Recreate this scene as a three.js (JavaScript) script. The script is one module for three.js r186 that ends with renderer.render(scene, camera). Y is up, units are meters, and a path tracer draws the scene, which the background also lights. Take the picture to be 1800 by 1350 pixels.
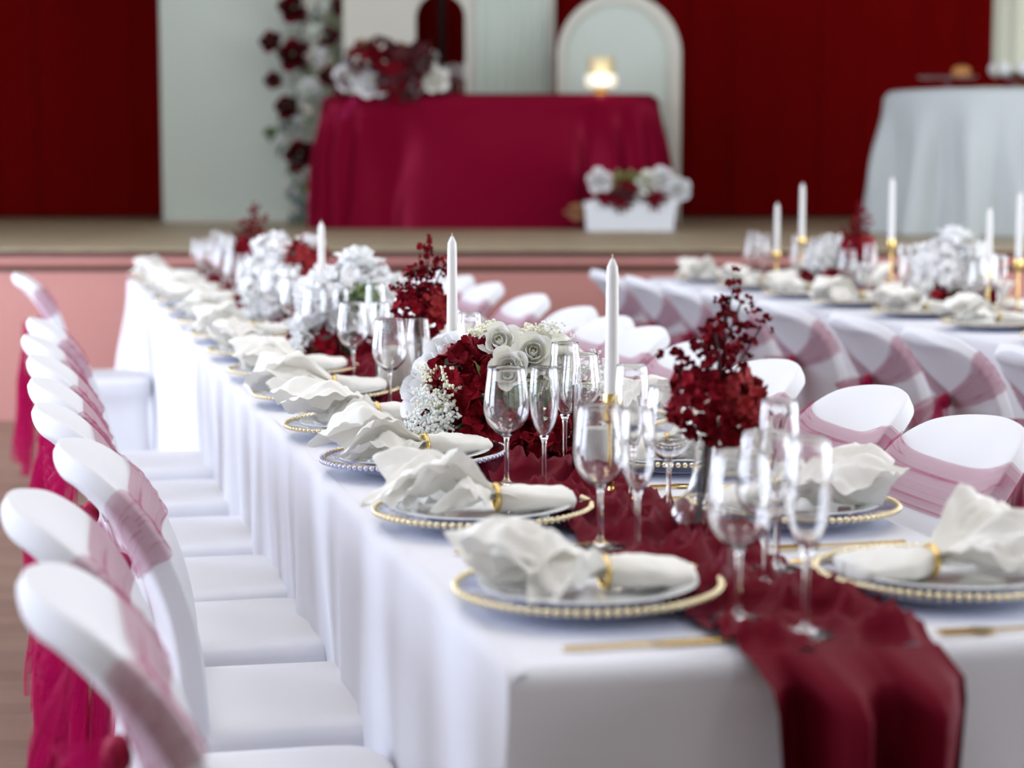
import * as THREE from 'three';
import { ImprovedNoise } from 'three/addons/math/ImprovedNoise.js';
import { mergeGeometries } from 'three/addons/utils/BufferGeometryUtils.js';
import { RoundedBoxGeometry } from 'three/addons/geometries/RoundedBoxGeometry.js';
import { RectAreaLightUniformsLib } from 'three/addons/lights/RectAreaLightUniformsLib.js';

// ------------------------------------------------------------------ camera, sky, window light, exposure
const scene = new THREE.Scene();
const camera = new THREE.PerspectiveCamera(21.85, 1800 / 1350, 0.05, 200);
camera.position.set(0, 1.29, 0);
camera.rotation.set(-Math.atan(385 / 3500), 0, 0);
camera.focus = 3.62;
camera.userData.fStop = 2.7;
scene.add(camera);
const renderer = new THREE.WebGLRenderer({ antialias: true });
renderer.toneMapping = THREE.LinearToneMapping;
renderer.toneMappingExposure = 1.0;
renderer.shadowMap.enabled = true;
scene.background = new THREE.Color(0.75, 0.88, 1.0);
RectAreaLightUniformsLib.init();
const ROOM = { x0: -4.6, x1: 5.5, z0: -17.2, z1: 6.5, h: 5.2 };
const WIN_Z = [-8.7, -5.5, -2.3];                  // centres of the side windows
const WIN = { w: 2.3, y0: 0.25, y1: 2.75 };
function daylight(x, z, dir, power, color) {
  const l = new THREE.RectAreaLight(color, power, WIN.w, WIN.y1 - WIN.y0);
  l.position.set(x, (WIN.y0 + WIN.y1) / 2, z);
  l.lookAt(x + dir, (WIN.y0 + WIN.y1) / 2, z);
  scene.add(l);
}
for (const z of WIN_Z) {
  daylight(ROOM.x0 - 0.26, z, 1, 11, new THREE.Color(0.76, 0.83, 1.0));
  daylight(ROOM.x1 + 0.26, z, -1, 8, new THREE.Color(0.90, 0.94, 1.0));
}

const LAMPS = [-8.2, -5.8, -3.4, -1.0].flatMap(z => [-1.6, 2.4].map(x => [x, z]));   // ceiling panels
for (const [x, z] of LAMPS) { const l = new THREE.RectAreaLight(new THREE.Color(1, 0.97, 0.92), 9, 1.2, 0.6); l.position.set(x, 5.1, z); l.lookAt(x, 0, z); scene.add(l); }

// ------------------------------------------------------------------ helpers
const V3 = (x, y, z) => new THREE.Vector3(x, y, z);
const PI = Math.PI;
const lerp = (a, b, t) => a + (b - a) * t;
const clamp = (x, a = 0, b = 1) => Math.min(b, Math.max(a, x));
const smooth = (a, b, x) => { const t = clamp((x - a) / (b - a)); return t * t * (3 - 2 * t); };
function rng(seed) { let a = seed >>> 0; return () => { a = (a + 0x6D2B79F5) | 0; let t = Math.imul(a ^ (a >>> 15), 1 | a); t = (t + Math.imul(t ^ (t >>> 7), 61 | t)) ^ t; return ((t ^ (t >>> 14)) >>> 0) / 4294967296; }; }
const IN = new ImprovedNoise();
const noise = (x, y, z = 0) => IN.noise(x + 31.7, y + 11.3, z + 5.9);
const counts = {};
function numbered(n) { const k = counts[n] = (counts[n] ?? -1) + 1; return k ? `${n}_${String(k).padStart(3, '0')}` : n; }
function shade(o) { o.castShadow = o.receiveShadow = true; return o; }
function part(name, geo, m, parent) { const o = shade(new THREE.Mesh(geo, m)); o.name = name; parent.add(o); return o; }
function group(name, parent) { const o = new THREE.Group(); o.name = name; parent.add(o); return o; }
function tag(o, label, category, grp) { o.userData.label = label; o.userData.category = category; if (grp) o.userData.group = grp; return o; }
function thing(name, label, category, grp) { const o = new THREE.Group(); o.name = numbered(name); scene.add(o); return tag(o, label, category, grp); }
function single(name, geo, m, label, category, grp) { const o = shade(new THREE.Mesh(geo, m)); o.name = numbered(name); scene.add(o); return tag(o, label, category, grp); }
function struct(name, geo, m, parent = scene) { const o = shade(new THREE.Mesh(geo, m)); o.name = name; parent.add(o); if (parent === scene) o.userData.kind = 'structure'; return o; }
function dup(src, label, grp) {                          // a copy of a thing with its parts, under the next number
  const c = src.clone(); c.name = numbered(src.name.replace(/_\d{3}$/, '')); c.userData = { ...src.userData, label }; if (grp) c.userData.group = grp; scene.add(c); return c;
}
function grid(nu, nv, fn, closed = false) {              // surface over 0..1 x 0..1; fn returns [x, y, z]
  const p = [], uv = [], ix = [];
  for (let j = 0; j <= nv; j++) for (let i = 0; i <= nu; i++) { const q = fn(i / nu, j / nv); p.push(q[0], q[1], q[2]); uv.push(q[3] ?? i / nu, q[4] ?? j / nv); }
  const w = nu + 1, col = i => closed && i === nu ? 0 : i;
  for (let j = 0; j < nv; j++) for (let i = 0; i < nu; i++) { const a = j * w + col(i), b = j * w + col(i + 1), c = a + w - 0, d = b + w; ix.push(a, b, d, a, d, c); }
  const g = new THREE.BufferGeometry();
  g.setAttribute('position', new THREE.Float32BufferAttribute(p, 3)); g.setAttribute('uv', new THREE.Float32BufferAttribute(uv, 2)); g.setIndex(ix); g.computeVertexNormals();
  return g;
}
function merge(list) { return mergeGeometries(list.map(g => { const c = g.index ? g.toNonIndexed() : g.clone(); for (const k of Object.keys(c.attributes)) if (!['position', 'normal', 'uv'].includes(k)) c.deleteAttribute(k); if (!c.attributes.uv) c.setAttribute('uv', new THREE.Float32BufferAttribute(new Float32Array(c.attributes.position.count * 2), 2)); return c; })); }
const box = (w, h, d, x = 0, y = 0, z = 0, r = 0) => (r ? new RoundedBoxGeometry(w, h, d, 2, r) : new THREE.BoxGeometry(w, h, d)).translate(x, y, z);
const lathe = (pts, seg = 48) => new THREE.LatheGeometry(pts.map(p => new THREE.Vector2(p[0], p[1])), seg);
const tube = (pts, r, seg = 12, rad = 6) => new THREE.TubeGeometry(new THREE.CatmullRomCurve3(pts), seg, r, rad, false);
const smoothPts = (pts, n) => new THREE.CatmullRomCurve3(pts.map(p => V3(p[0], p[1], 0)), false, 'centripetal').getPoints(n).map(p => [Math.max(p.x, 0), p.y]);

// the tables stand at an angle: u runs across them, v along them away from the camera
const TH = 0.24223, CU = Math.cos(TH), SU = Math.sin(TH);
const at = (u, v, h = 0) => V3(u * CU - v * SU, h, -u * SU - v * CU);
function put(o, u, v, h, turn = 0) { o.position.copy(at(u, v, h)); o.rotation.y = TH + turn; return o; }
const TOP = 0.75;
const ORD = ['first', 'second', 'third', 'fourth', 'fifth', 'sixth', 'seventh', 'eighth', 'ninth', 'tenth', 'eleventh', 'twelfth', 'thirteenth', 'fourteenth'];

// ------------------------------------------------------------------ materials
const C = (r, g, b) => new THREE.Color().setRGB(r, g, b);
const std = (c, rough, extra = {}) => new THREE.MeshPhysicalMaterial({ color: c, roughness: rough, side: THREE.DoubleSide, ...extra });
function tex(n, fn, repeat) {                            // tiling data texture, linear greys
  const d = new Uint8Array(n * n * 4);
  for (let y = 0; y < n; y++) for (let x = 0; x < n; x++) { const c = fn(x / n, y / n); d.set([c[0] * 255, c[1] * 255, c[2] * 255, 255], (y * n + x) * 4); }
  const t = new THREE.DataTexture(d, n, n); t.wrapS = t.wrapT = THREE.RepeatWrapping; t.magFilter = THREE.LinearFilter; t.minFilter = THREE.LinearMipmapLinearFilter; t.generateMipmaps = true; t.needsUpdate = true;
  if (repeat) t.repeat.set(...repeat);
  return t;
}
const threads = (lo, hi, along) => tex(256, (x, y) => { const a = along ? x : y, b = along ? y : x, w = a + 0.06 * noise(b * 5, a * 2, 1), n = Math.pow(clamp(1 - Math.abs(noise(w * 9, b * 3.1, 2)) * 9), 1.5), m = lo + (hi - lo) * n + 0.07 * noise(w * 16, b * 2.3, 5); return [m, m, m].map(q => clamp(q)); });
const weave = tex(64, (x, y) => { const k = 0.5 + 0.25 * Math.sin(x * 2 * PI * 16) + 0.25 * Math.sin(y * 2 * PI * 16); return [k, k, k]; }, [40, 40]);
const floorTex = (() => { const t = tex(512, (x, y) => {
  const plank = Math.floor(y * 8), n = 0.5 + 0.5 * noise(x * 3 + plank * 7.3, y * 60, plank), b = 0.8 + 0.2 * ((plank * 37 % 11) / 11);
  const k = b * (0.78 + 0.3 * n); return [0.235 * k, 0.155 * k, 0.105 * k]; }, [0.6, 1.2]); return t; })();
const deckTex = tex(256, (x, y) => { const k = 0.75 + 0.3 * noise(x * 4, y * 50) + 0.15 * noise(x * 20, y * 20, 3); return [0.52 * k, 0.42 * k, 0.27 * k]; }, [0.5, 2]);
const RS = { specularIntensity: 0.7, specularColor: C(1, 0.25, 0.3) };
const M = {
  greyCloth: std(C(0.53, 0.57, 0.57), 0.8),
  cover: std(C(0.80, 0.80, 0.83), 0.85, { sheen: 0.3, sheenRoughness: 0.5 }),
  cloth: std(C(0.80, 0.80, 0.85), 0.9, { bumpMap: weave, bumpScale: 0.0002 }),
  napkin: std(C(0.95, 0.93, 0.87), 0.85, { transmission: 0.15 }),
  organza: std(C(0.40, 0.015, 0.11), 0.7, { transparent: true, opacity: 0.85, alphaMap: threads(0.40, 0.75, false), specularIntensity: 0.3 }),
  organzaDense: std(C(0.50, 0.002, 0.10), 0.8, { transparent: true, opacity: 0.9, alphaMap: threads(0.45, 0.9, true), transmission: 0.4, specularIntensity: 0.2 }),
  knot: std(C(0.36, 0.003, 0.04), 0.8),
  runner: std(C(0.125, 0.003, 0.012), 0.6, { specularIntensity: 0.6, specularColor: C(1, 0.12, 0.2) }),
  satin: std(C(0.15, 0.001, 0.014), 0.33, { specularColor: C(1, 0.08, 0.2) }),
  curtain: std(C(0.22, 0.0006, 0.001), 0.95, { specularIntensity: 0.2 }),
  glass: new THREE.MeshPhysicalMaterial({ color: C(1, 1, 1), roughness: 0, transmission: 1, thickness: 0.01, ior: 1.56 }),
  thinGlass: new THREE.MeshPhysicalMaterial({ color: C(0.96, 0.97, 0.98), roughness: 0.0, transmission: 1, thickness: 0, ior: 1.5, side: THREE.DoubleSide }),
  chargerGlass: new THREE.MeshPhysicalMaterial({ color: C(0.78, 0.82, 0.92), roughness: 0.05, transmission: 1, thickness: 0, ior: 1.6, side: THREE.DoubleSide }),
  porcelain: std(C(0.84, 0.85, 0.85), 0.12, { clearcoat: 0.5, clearcoatRoughness: 0.05 }),
  gold: std(C(0.83, 0.58, 0.20), 0.2, { metalness: 1 }),
  paleGold: std(C(0.86, 0.74, 0.48), 0.25, { metalness: 1 }),
  lilacBead: std(C(0.62, 0.62, 0.80), 0.12, { metalness: 0.6 }),
  silver: std(C(0.75, 0.75, 0.76), 0.2, { metalness: 1 }),
  wax: std(C(0.84, 0.82, 0.79), 0.45, { clearcoat: 0.15 }),
  cream: std(C(0.83, 0.77, 0.69), 0.5),
  wick: std(C(0.75, 0.7, 0.62), 0.9),
  redPetal: [std(C(0.19, 0.003, 0.009), 0.8, RS), std(C(0.135, 0.002, 0.008), 0.8, RS), std(C(0.25, 0.006, 0.016), 0.8, RS)],
  brightRed: [std(C(0.36, 0.012, 0.015), 0.75), std(C(0.30, 0.008, 0.012), 0.75)],
  whitePetal: [std(C(0.94, 0.94, 0.94), 0.8, { transmission: 0.2 }), std(C(0.92, 0.92, 0.92), 0.8, { transmission: 0.2 })],
  creamPetal: [std(C(0.95, 0.94, 0.89), 0.75, { transmission: 0.12 }), std(C(0.94, 0.93, 0.83), 0.75, { transmission: 0.12 })],
  yolk: std(C(0.72, 0.70, 0.38), 0.8),
  gypWhite: std(C(0.92, 0.93, 0.91), 0.85), gypCream: std(C(0.90, 0.89, 0.70), 0.85),
  stem: std(C(0.20, 0.27, 0.09), 0.7), paleStem: std(C(0.55, 0.60, 0.36), 0.7), darkStem: std(C(0.05, 0.03, 0.03), 0.7),
  leaf: [std(C(0.12, 0.20, 0.07), 0.6, { transmission: 0.2 }), std(C(0.24, 0.32, 0.10), 0.6, { transmission: 0.2 })], greyLeaf: std(C(0.16, 0.22, 0.20), 0.7), brownLeaf: std(C(0.33, 0.15, 0.07), 0.7),
  pink: std(C(0.56, 0.25, 0.215), 0.55), brown: std(C(0.085, 0.04, 0.02), 0.6),
  deck: std(C(1, 1, 1), 0.5, { map: deckTex }), floor: std(C(1, 1, 1), 0.38, { map: floorTex }),
  wall: std(C(0.78, 0.76, 0.72), 0.85), ceiling: std(C(0.82, 0.82, 0.82), 0.9), frame: std(C(0.8, 0.8, 0.8), 0.5),
  mint: std(C(0.70, 0.77, 0.68), 0.6), archWhite: std(C(0.70, 0.68, 0.58), 0.6), archEdge: std(C(0.74, 0.72, 0.62), 0.6),
  darkRose: std(C(0.07, 0.004, 0.008), 0.8), ivory: std(C(0.62, 0.62, 0.47), 0.6), planter: std(C(0.75, 0.77, 0.80), 0.6), orange: std(C(0.45, 0.17, 0.04), 0.6),
};

// ------------------------------------------------------------------ the room
function sideWall(name, x, dir) {                        // a wall with window openings, extruded to its thickness
  const s = new THREE.Shape([[ROOM.z0, 0], [ROOM.z1, 0], [ROOM.z1, ROOM.h], [ROOM.z0, ROOM.h]].map(p => new THREE.Vector2(...p)));
  for (const z of WIN_Z) { const a = z - WIN.w / 2, b = z + WIN.w / 2; s.holes.push(new THREE.Path([[a, WIN.y0], [a, WIN.y1], [b, WIN.y1], [b, WIN.y0]].map(p => new THREE.Vector2(...p)))); }
  const g = new THREE.ExtrudeGeometry(s, { depth: 0.24, bevelEnabled: false });
  g.rotateY(-PI / 2).translate(dir > 0 ? x : x + 0.24, 0, 0);
  struct(name, g, M.wall);
}
struct('floor', (() => { const g = box(ROOM.x1 - ROOM.x0 + 0.5, 0.2, ROOM.z1 - ROOM.z0, (ROOM.x0 + ROOM.x1) / 2, -0.1, (ROOM.z0 + ROOM.z1) / 2); const p = g.attributes.position, uv = g.attributes.uv; for (let i = 0; i < p.count; i++) uv.setXY(i, p.getX(i), p.getZ(i)); return g; })(), M.floor);
struct('ceiling', box(ROOM.x1 - ROOM.x0 + 0.5, 0.2, ROOM.z1 - ROOM.z0, (ROOM.x0 + ROOM.x1) / 2, ROOM.h + 0.1, (ROOM.z0 + ROOM.z1) / 2), M.ceiling);
sideWall('wall_left', ROOM.x0, 1); sideWall('wall_right', ROOM.x1, -1);
struct('wall_back', box(ROOM.x1 - ROOM.x0 + 0.5, ROOM.h, 0.2, (ROOM.x0 + ROOM.x1) / 2, ROOM.h / 2, ROOM.z1 + 0.1), M.wall);
struct('wall_front', box(ROOM.x1 - ROOM.x0 + 0.5, ROOM.h, 0.2, (ROOM.x0 + ROOM.x1) / 2, ROOM.h / 2, ROOM.z0 - 0.1), M.wall);
let wn = 0;
for (const x of [ROOM.x0 - 0.12, ROOM.x1 + 0.12]) for (const z of WIN_Z) {
  const w = new THREE.Group(); w.name = `window_${++wn}`; w.userData.kind = 'structure'; w.position.set(x, (WIN.y0 + WIN.y1) / 2, z); scene.add(w);
  const h = WIN.y1 - WIN.y0, fr = [];
  for (const s of [-1, 1]) fr.push(box(0.08, h, 0.06, 0, 0, s * (WIN.w / 2 - 0.03)), box(0.08, 0.06, WIN.w, 0, s * (h / 2 - 0.03), 0));
  struct('window_frame', merge(fr), M.frame, w);
  struct('mullion', box(0.06, h - 0.1, 0.05), M.frame, w);
  for (const s of [-1, 1]) struct('pane', box(0.006, h - 0.12, WIN.w / 2 - 0.08, 0, 0, s * WIN.w / 4), M.thinGlass, w);
}
LAMPS.forEach(([x, z], i) => {
  const l = thing('ceiling_light', `flat ceiling light panel, ${ORD[i]} of eight above the hall tables`, 'ceiling light', 'ceiling light panels'); l.position.set(x, ROOM.h, z);
  part('frame', merge([box(1.3, 0.06, 0.05, 0, -0.03, 0.325), box(1.3, 0.06, 0.05, 0, -0.03, -0.325), box(0.05, 0.06, 0.6, 0.625, -0.03, 0), box(0.05, 0.06, 0.6, -0.625, -0.03, 0)]), M.frame, l);
  part('diffuser', box(1.2, 0.02, 0.6, 0, -0.04, 0), new THREE.MeshStandardMaterial({ color: 0xffffff, emissive: new THREE.Color(1, 0.97, 0.92), emissiveIntensity: 1, roughness: 0.6 }), l);
});
// the stage: a pink front with a half-round moulding, brown strips, a plank deck
const STZ = -10, DK = 0.875, SW = ROOM.x1 - ROOM.x0, SX = (ROOM.x0 + ROOM.x1) / 2;
struct('stage_wall', box(SW, 0.755, 0.2, SX, 0.3775, STZ - 0.12), M.pink);
struct('stage_trim_lower', box(SW, 0.024, 0.22, SX, 0.767, STZ - 0.13), M.brown);
struct('stage_moulding', (() => { const s = new THREE.Shape(); s.moveTo(0, 0); for (let i = 0; i <= 14; i++) { const a = -PI / 2 + PI * i / 14; s.lineTo(0.035 * Math.cos(a), 0.034 + 0.034 * Math.sin(a)); } s.lineTo(-0.2, 0.068); s.lineTo(-0.2, 0); return new THREE.ExtrudeGeometry(s, { depth: SW, bevelEnabled: false }).rotateY(-PI / 2).translate(ROOM.x1, 0.779, STZ - 0.02).applyMatrix4(new THREE.Matrix4()); })(), M.pink);
struct('stage_trim_upper', box(SW, 0.02, 0.3, SX, 0.857, STZ - 0.11, 0.004), M.brown);
struct('stage_floor', (() => { const g = box(SW, 0.012, 7.2, SX, DK - 0.006, STZ - 3.56); const p = g.attributes.position, uv = g.attributes.uv; for (let i = 0; i < p.count; i++) uv.setXY(i, p.getX(i), p.getZ(i)); return g; })(), M.deck);
// velvet curtain across the back of the stage, in two lengths
function curtain(x0, x1, label) {
  const g = grid(220, 6, (s, t) => { const x = lerp(x0, x1, s), y = lerp(DK + 0.02, 4.9, t), p = x * 2 * PI / 0.34; return [x + 0.03 * Math.cos(p + 0.7), y, -15.75 + 0.022 * Math.sin(p + 0.6 * noise(x * 1.3, 0)) + 0.05 * noise(x * 2.2, y * 0.3)]; });
  single('stage_curtain', g, M.curtain, label, 'curtain');
}
curtain(-4.55, -0.55, 'deep red pleated curtain behind the white panel and floral garland at back of stage');
curtain(-0.5, 5.45, 'deep red pleated curtain behind the cake table and arched screen at back of stage');

// ------------------------------------------------------------------ cloths
// hanging side: rows go down from the table edge, folds grow towards the hem
function drape(path, drop, opt) {                        // path: [x, z, nx, nz, flare]; returns geometry
  const n = path.length - 1, rows = 28, RR0 = 0.022;
  return grid(n, rows, (s, t) => {
    const i = Math.round(s * n), [x, z, nx, nz, fl, wt = 1] = path[i];
    const d = t < 0.14 ? 0 : (t - 0.14) / 0.86, y = drop[0] - RR0 * (1 - Math.cos(Math.min(t / 0.14, 1) * PI / 2)) + (drop[1] + RR0 - drop[0]) * d, q = opt.seed + i * opt.step;
    const ra = Math.min(t / 0.14, 1) * PI / 2, RR = 0.022, round = RR * Math.sin(ra) - RR;
    const f = noise(q * 5.2, opt.seed * 3.1, d * 0.5) * 0.045 + noise(q * 11.5, 3 + opt.seed, d * 0.8) * 0.02;
    const amp = smooth(0, 0.75, d), o = round + (fl - 0.012) * amp + f * amp * wt;
    return [x + nx * o, y - (t === 0 ? 0 : 0), z + nz * o];
  });
}
function tablecloth(u0, u1, v0, v1, near, far, seed, label) {
  const geos = [], w = u1 - u0, L = v1 - v0, step = 0.02;
  const x0 = -w / 2, x1 = w / 2, z0 = L / 2, z1 = -L / 2;  // local: x across, +z to the camera
  const top = grid(10, 24, (s, t) => [lerp(x0 - (-0.022), x1 - 0.022, s), 0.0015 * noise(s * 5, t * 9, seed), lerp(z0 - (near ? 0.022 : 0), z1 + (far ? 0.022 : 0), t)]);
  geos.push(top);
  const n = Math.round(L / step), m = Math.round(w / step);
  const side = (x, nx) => { const p = []; for (let k = 0; k <= n; k++) p.push([x, lerp(z1, z0, k / n), nx, 0, (far ? 0.05 * Math.exp(-k * step / 0.07) : 0) + (near ? 0.05 * Math.exp(-(n - k) * step / 0.07) : 0), (far ? 1 : smooth(0, 12, k - 3)) * (near ? 1 : smooth(0, 12, n - k - 3))]); return p; };
  const L0 = side(x0, -1), R0 = side(x1, 1);
  const endPath = (z, nz) => { const p = []; for (let k = 0; k <= m; k++) p.push([lerp(x0, x1, k / m), z, 0, nz, 0.01 + 0.03 * Math.exp(-k * step / 0.06) + 0.03 * Math.exp(-(m - k) * step / 0.06)]); return p; };
  const corner = (x, z, a0, a1) => { const p = []; for (let k = 0; k <= 8; k++) { const a = lerp(a0, a1, k / 8); p.push([x, z, Math.cos(a), Math.sin(a), 0.06 + 0.05 * Math.sin(PI * k / 8)]); } return p; };
  const hem = [0, -(TOP - 0.015)], o = { seed, step };
  let path = [...L0];
  if (near) path = [...path, ...corner(x0, z0, PI, PI / 2), ...endPath(z0, 1), ...corner(x1, z0, PI / 2, 0), ...R0.reverse()];
  geos.push(drape(path, hem, { ...o }));
  if (!near) geos.push(drape(R0.reverse(), hem, { ...o, seed: seed + 9 }));
  if (far) geos.push(drape([...corner(x0, z1, PI, PI * 1.5), ...endPath(z1, -1), ...corner(x1, z1, PI * 1.5, 2 * PI)], hem, { ...o, seed: seed + 5 }));
  const cl = single('tablecloth', merge(geos), M.cloth, label, 'tablecloth');
  put(cl, (u0 + u1) / 2, (v0 + v1) / 2, TOP + (seed % 2) * 0.0008);
  return cl;
}
const T1 = { u0: 0.495, u1: 1.295 }, T2 = { u0: 2.94, u1: 3.74 };
tablecloth(T1.u0, T1.u1, 2.02, 4.0, true, false, 1, 'white tablecloth on the nearest section of main table, under hanging end of burgundy runner');
tablecloth(T1.u0, T1.u1, 3.88, 5.9, false, false, 2, 'white tablecloth on second section of main table, under the first flower centrepiece row');
tablecloth(T1.u0, T1.u1, 5.78, 7.8, false, false, 3, 'white tablecloth on third section of main table, counted from the near end');
tablecloth(T1.u0, T1.u1, 7.68, 9.66, false, true, 4, 'white tablecloth on the last section of main table, close to the pink stage front');
tablecloth(T2.u0, T2.u1, 3.7, 5.66, false, false, 12, 'white tablecloth on the nearest visible section of the second table, behind crimson bows');
tablecloth(T2.u0, T2.u1, 5.55, 7.56, false, false, 13, 'white tablecloth on middle section of the second table, under the round white bouquet');
tablecloth(T2.u0, T2.u1, 7.44, 9.15, false, true, 14, 'white tablecloth on the far section of the second table, close to the stage');

// ------------------------------------------------------------------ place lists (u across, v along)
const VL = [2.306, 2.875, 3.411, 3.896, 4.45, 5.0, 5.55, 6.1, 6.65, 7.2, 7.75, 8.3, 8.85, 9.36];
const VR = [2.275, 2.80, 3.35, 3.9, 4.45, 5.0, 5.55, 6.1, 6.65, 7.2, 7.75, 8.3, 8.85, 9.36];
const V2 = [4.85, 5.42, 5.97, 6.52, 7.07, 7.6, 8.15, 8.7];
const settings = [];
VL.forEach((v, k) => settings.push({ table: 1, side: 'left', u: 0.666, v, k, dir: 1, where: `${ORD[k]} place from near end, left side of main table` }));
VR.forEach((v, k) => settings.push({ table: 1, side: 'right', u: 1.127, v, k, dir: -1, where: `${ORD[k]} place from near end, right side of main table` }));
V2.forEach((v, k) => settings.push({ table: 2, side: 'left', u: 3.105, v, k, dir: 1, where: `${ORD[k]} place from near end, left side of second table` }));
V2.forEach((v, k) => settings.push({ table: 2, side: 'right', u: 3.575, v, k, dir: -1, where: `${ORD[k]} place from near end, right side of second table` }));
const onRunner = [];                                     // [u, v, radius]: where the runner lies flat under something
function glassSpots(s) {
  const R = rng(s.k * 17 + (s.dir > 0 ? 3 : 90) + s.table * 500), j = () => (R() - 0.5) * 0.03;
  if (s.table === 1 && s.dir > 0 && s.k < 3) return [[[0.811, 2.171], [0.861, 2.086]], [[0.781, 2.644], [0.813, 2.573]], [[0.779, 3.191], [0.832, 3.146]]][s.k];
  if (s.table === 1 && s.dir < 0 && s.k < 3) return [[[0.904, 2.325], [0.965, 2.44]], [[0.952, 2.856], [0.915, 2.93]], [[0.962, 3.39], [0.918, 3.33]]][s.k];
  return s.dir > 0 ? [[s.u + 0.118 + j(), s.v - 0.2 + j()], [s.u + 0.165 + j(), s.v - 0.25 + j()]] : [[s.u - 0.165 + j(), s.v + 0.06 + j()], [s.u - 0.215 + j(), s.v + 0.14 + j()]];
}
for (const s of settings) { s.glasses = glassSpots(s); for (const [u, v] of s.glasses) onRunner.push([u, v, 0.06]); }

// ------------------------------------------------------------------ runners
function runner(uc, w, v0, v1, hang, seed, label) {
  const L = v1 - v0, rows = Math.round(L / 0.009), lift = (u, v) => {
    let k = 1; for (const [a, b, r] of onRunner) { const d = Math.hypot(u - a, v - b); if (d < r * 1.3) k = Math.min(k, smooth(r * 0.55, r * 1.3, d)); }
    const wx = u + 0.06 * noise(u * 4, v * 3, seed), wv = v + 0.08 * noise(u * 6, v * 4, seed + 4);
    const rid = 1 - Math.abs(noise(wx * 9 + wv * 6, wv * 13 - wx * 5, seed)) * 2, r2 = 1 - Math.abs(noise(wx * 16, wv * 17, seed + 2)) * 2;
    return 0.003 + k * (0.04 * Math.pow(clamp(rid), 2.6) + 0.014 * Math.pow(clamp(r2), 2.2));
  };
  const half = v => w / 2 * (1 + 0.16 * noise(v * 2.1, seed) + 0.1 * noise(v * 6, seed + 3)), mid = v => uc + 0.02 * noise(v * 1.2, 7 + seed);
  const flat = grid(36, rows, (s, t) => { const v = lerp(v0, v1, t), u = mid(v) + (s * 2 - 1) * half(v) + 0.01 * noise(s * 4, v * 9, 3), e = smooth(0, 0.04, v - v0); return [u - uc, lift(u, v) * (0.25 + 0.75 * e) * (0.35 + 0.65 * Math.pow(Math.sin(PI * clamp(s, 0.02, 0.98)), 0.4)), -(v - v0)]; });
  const geos = [flat];
  if (hang) {
    const h0 = half(v0), c0 = mid(v0);
    geos.push(grid(60, 24, (s, t) => { const fold = Math.sin(s * 26 + 3 * noise(s * 3, t)) * 0.010 + noise(s * 6.3 + 0.4, t * 0.7, 2) * 0.075, d = 0.0 + t * 0.62, a = smooth(0, 0.07, t); const nar = lerp(1, 0.9, smooth(0, 0.3, t)); return [c0 - uc + 0.012 * a + (s * 2 - 1) * h0 * nar, 0.004 - d + 0.002 * (1 - t), 0.004 + smooth(0, 0.04, t) * 0.05 + fold * a + 0.014 * a]; }));
  }
  const r = single('table_runner', merge(geos), M.runner, label, 'table runner');
  put(r, uc, v0, TOP + 0.0025);
}
runner(0.872, 0.222, 2.005, 9.55, true, 1, 'crumpled burgundy runner along the main table, its near end hanging over the table end');
runner(3.33, 0.2, 3.7, 9.05, false, 5, 'crumpled burgundy runner along the second table behind the bow-backed chairs');

// ------------------------------------------------------------------ chairs
const prof = new THREE.CatmullRomCurve3([[-0.012, 0.39], [-0.018, 0.45], [-0.025, 0.54], [-0.042, 0.625], [-0.07, 0.70], [-0.101, 0.755], [-0.138, 0.80], [-0.178, 0.836], [-0.225, 0.862]].map(p => V3(p[0], p[1], 0)), false, 'centripetal');
const profT = h => { let a = 0, b = 1; for (let i = 0; i < 24; i++) { const m = (a + b) / 2; if (prof.getPoint(m).y < h) a = m; else b = m; } return (a + b) / 2; };
const T0 = 0.56;
function backPoint(t, f, off) {                          // f: 0..1 round the section, the front first
  const a = f * 2 * PI, p = prof.getPoint(clamp(t)), d = prof.getTangent(clamp(t)), nx = d.y, ny = -d.x;
  const k = clamp((t - T0) / (1 - T0)), W = 0.205 * Math.pow(Math.max(1 - Math.pow(k, 2.4), 0), 1 / 2.3) * lerp(0.95, 1, smooth(0, 0.5, t)), Th = lerp(0.03, 0.02, t) * (k > 0.8 ? Math.sqrt(Math.max(1 - Math.pow((k - 0.8) / 0.2, 2) * 0.85, 0)) : 1);
  const c = Math.cos(a), s = Math.sin(a), z = (W + off) * Math.sign(c) * Math.pow(Math.abs(c), 0.36), q = (Th + off) * Math.sign(s) * Math.pow(Math.abs(s), 0.36) - Th;
  const bow = 0.022 * Math.pow(z / 0.205, 2);
  return [p.x + nx * (q + bow), p.y + ny * (q + bow), z];
}
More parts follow.
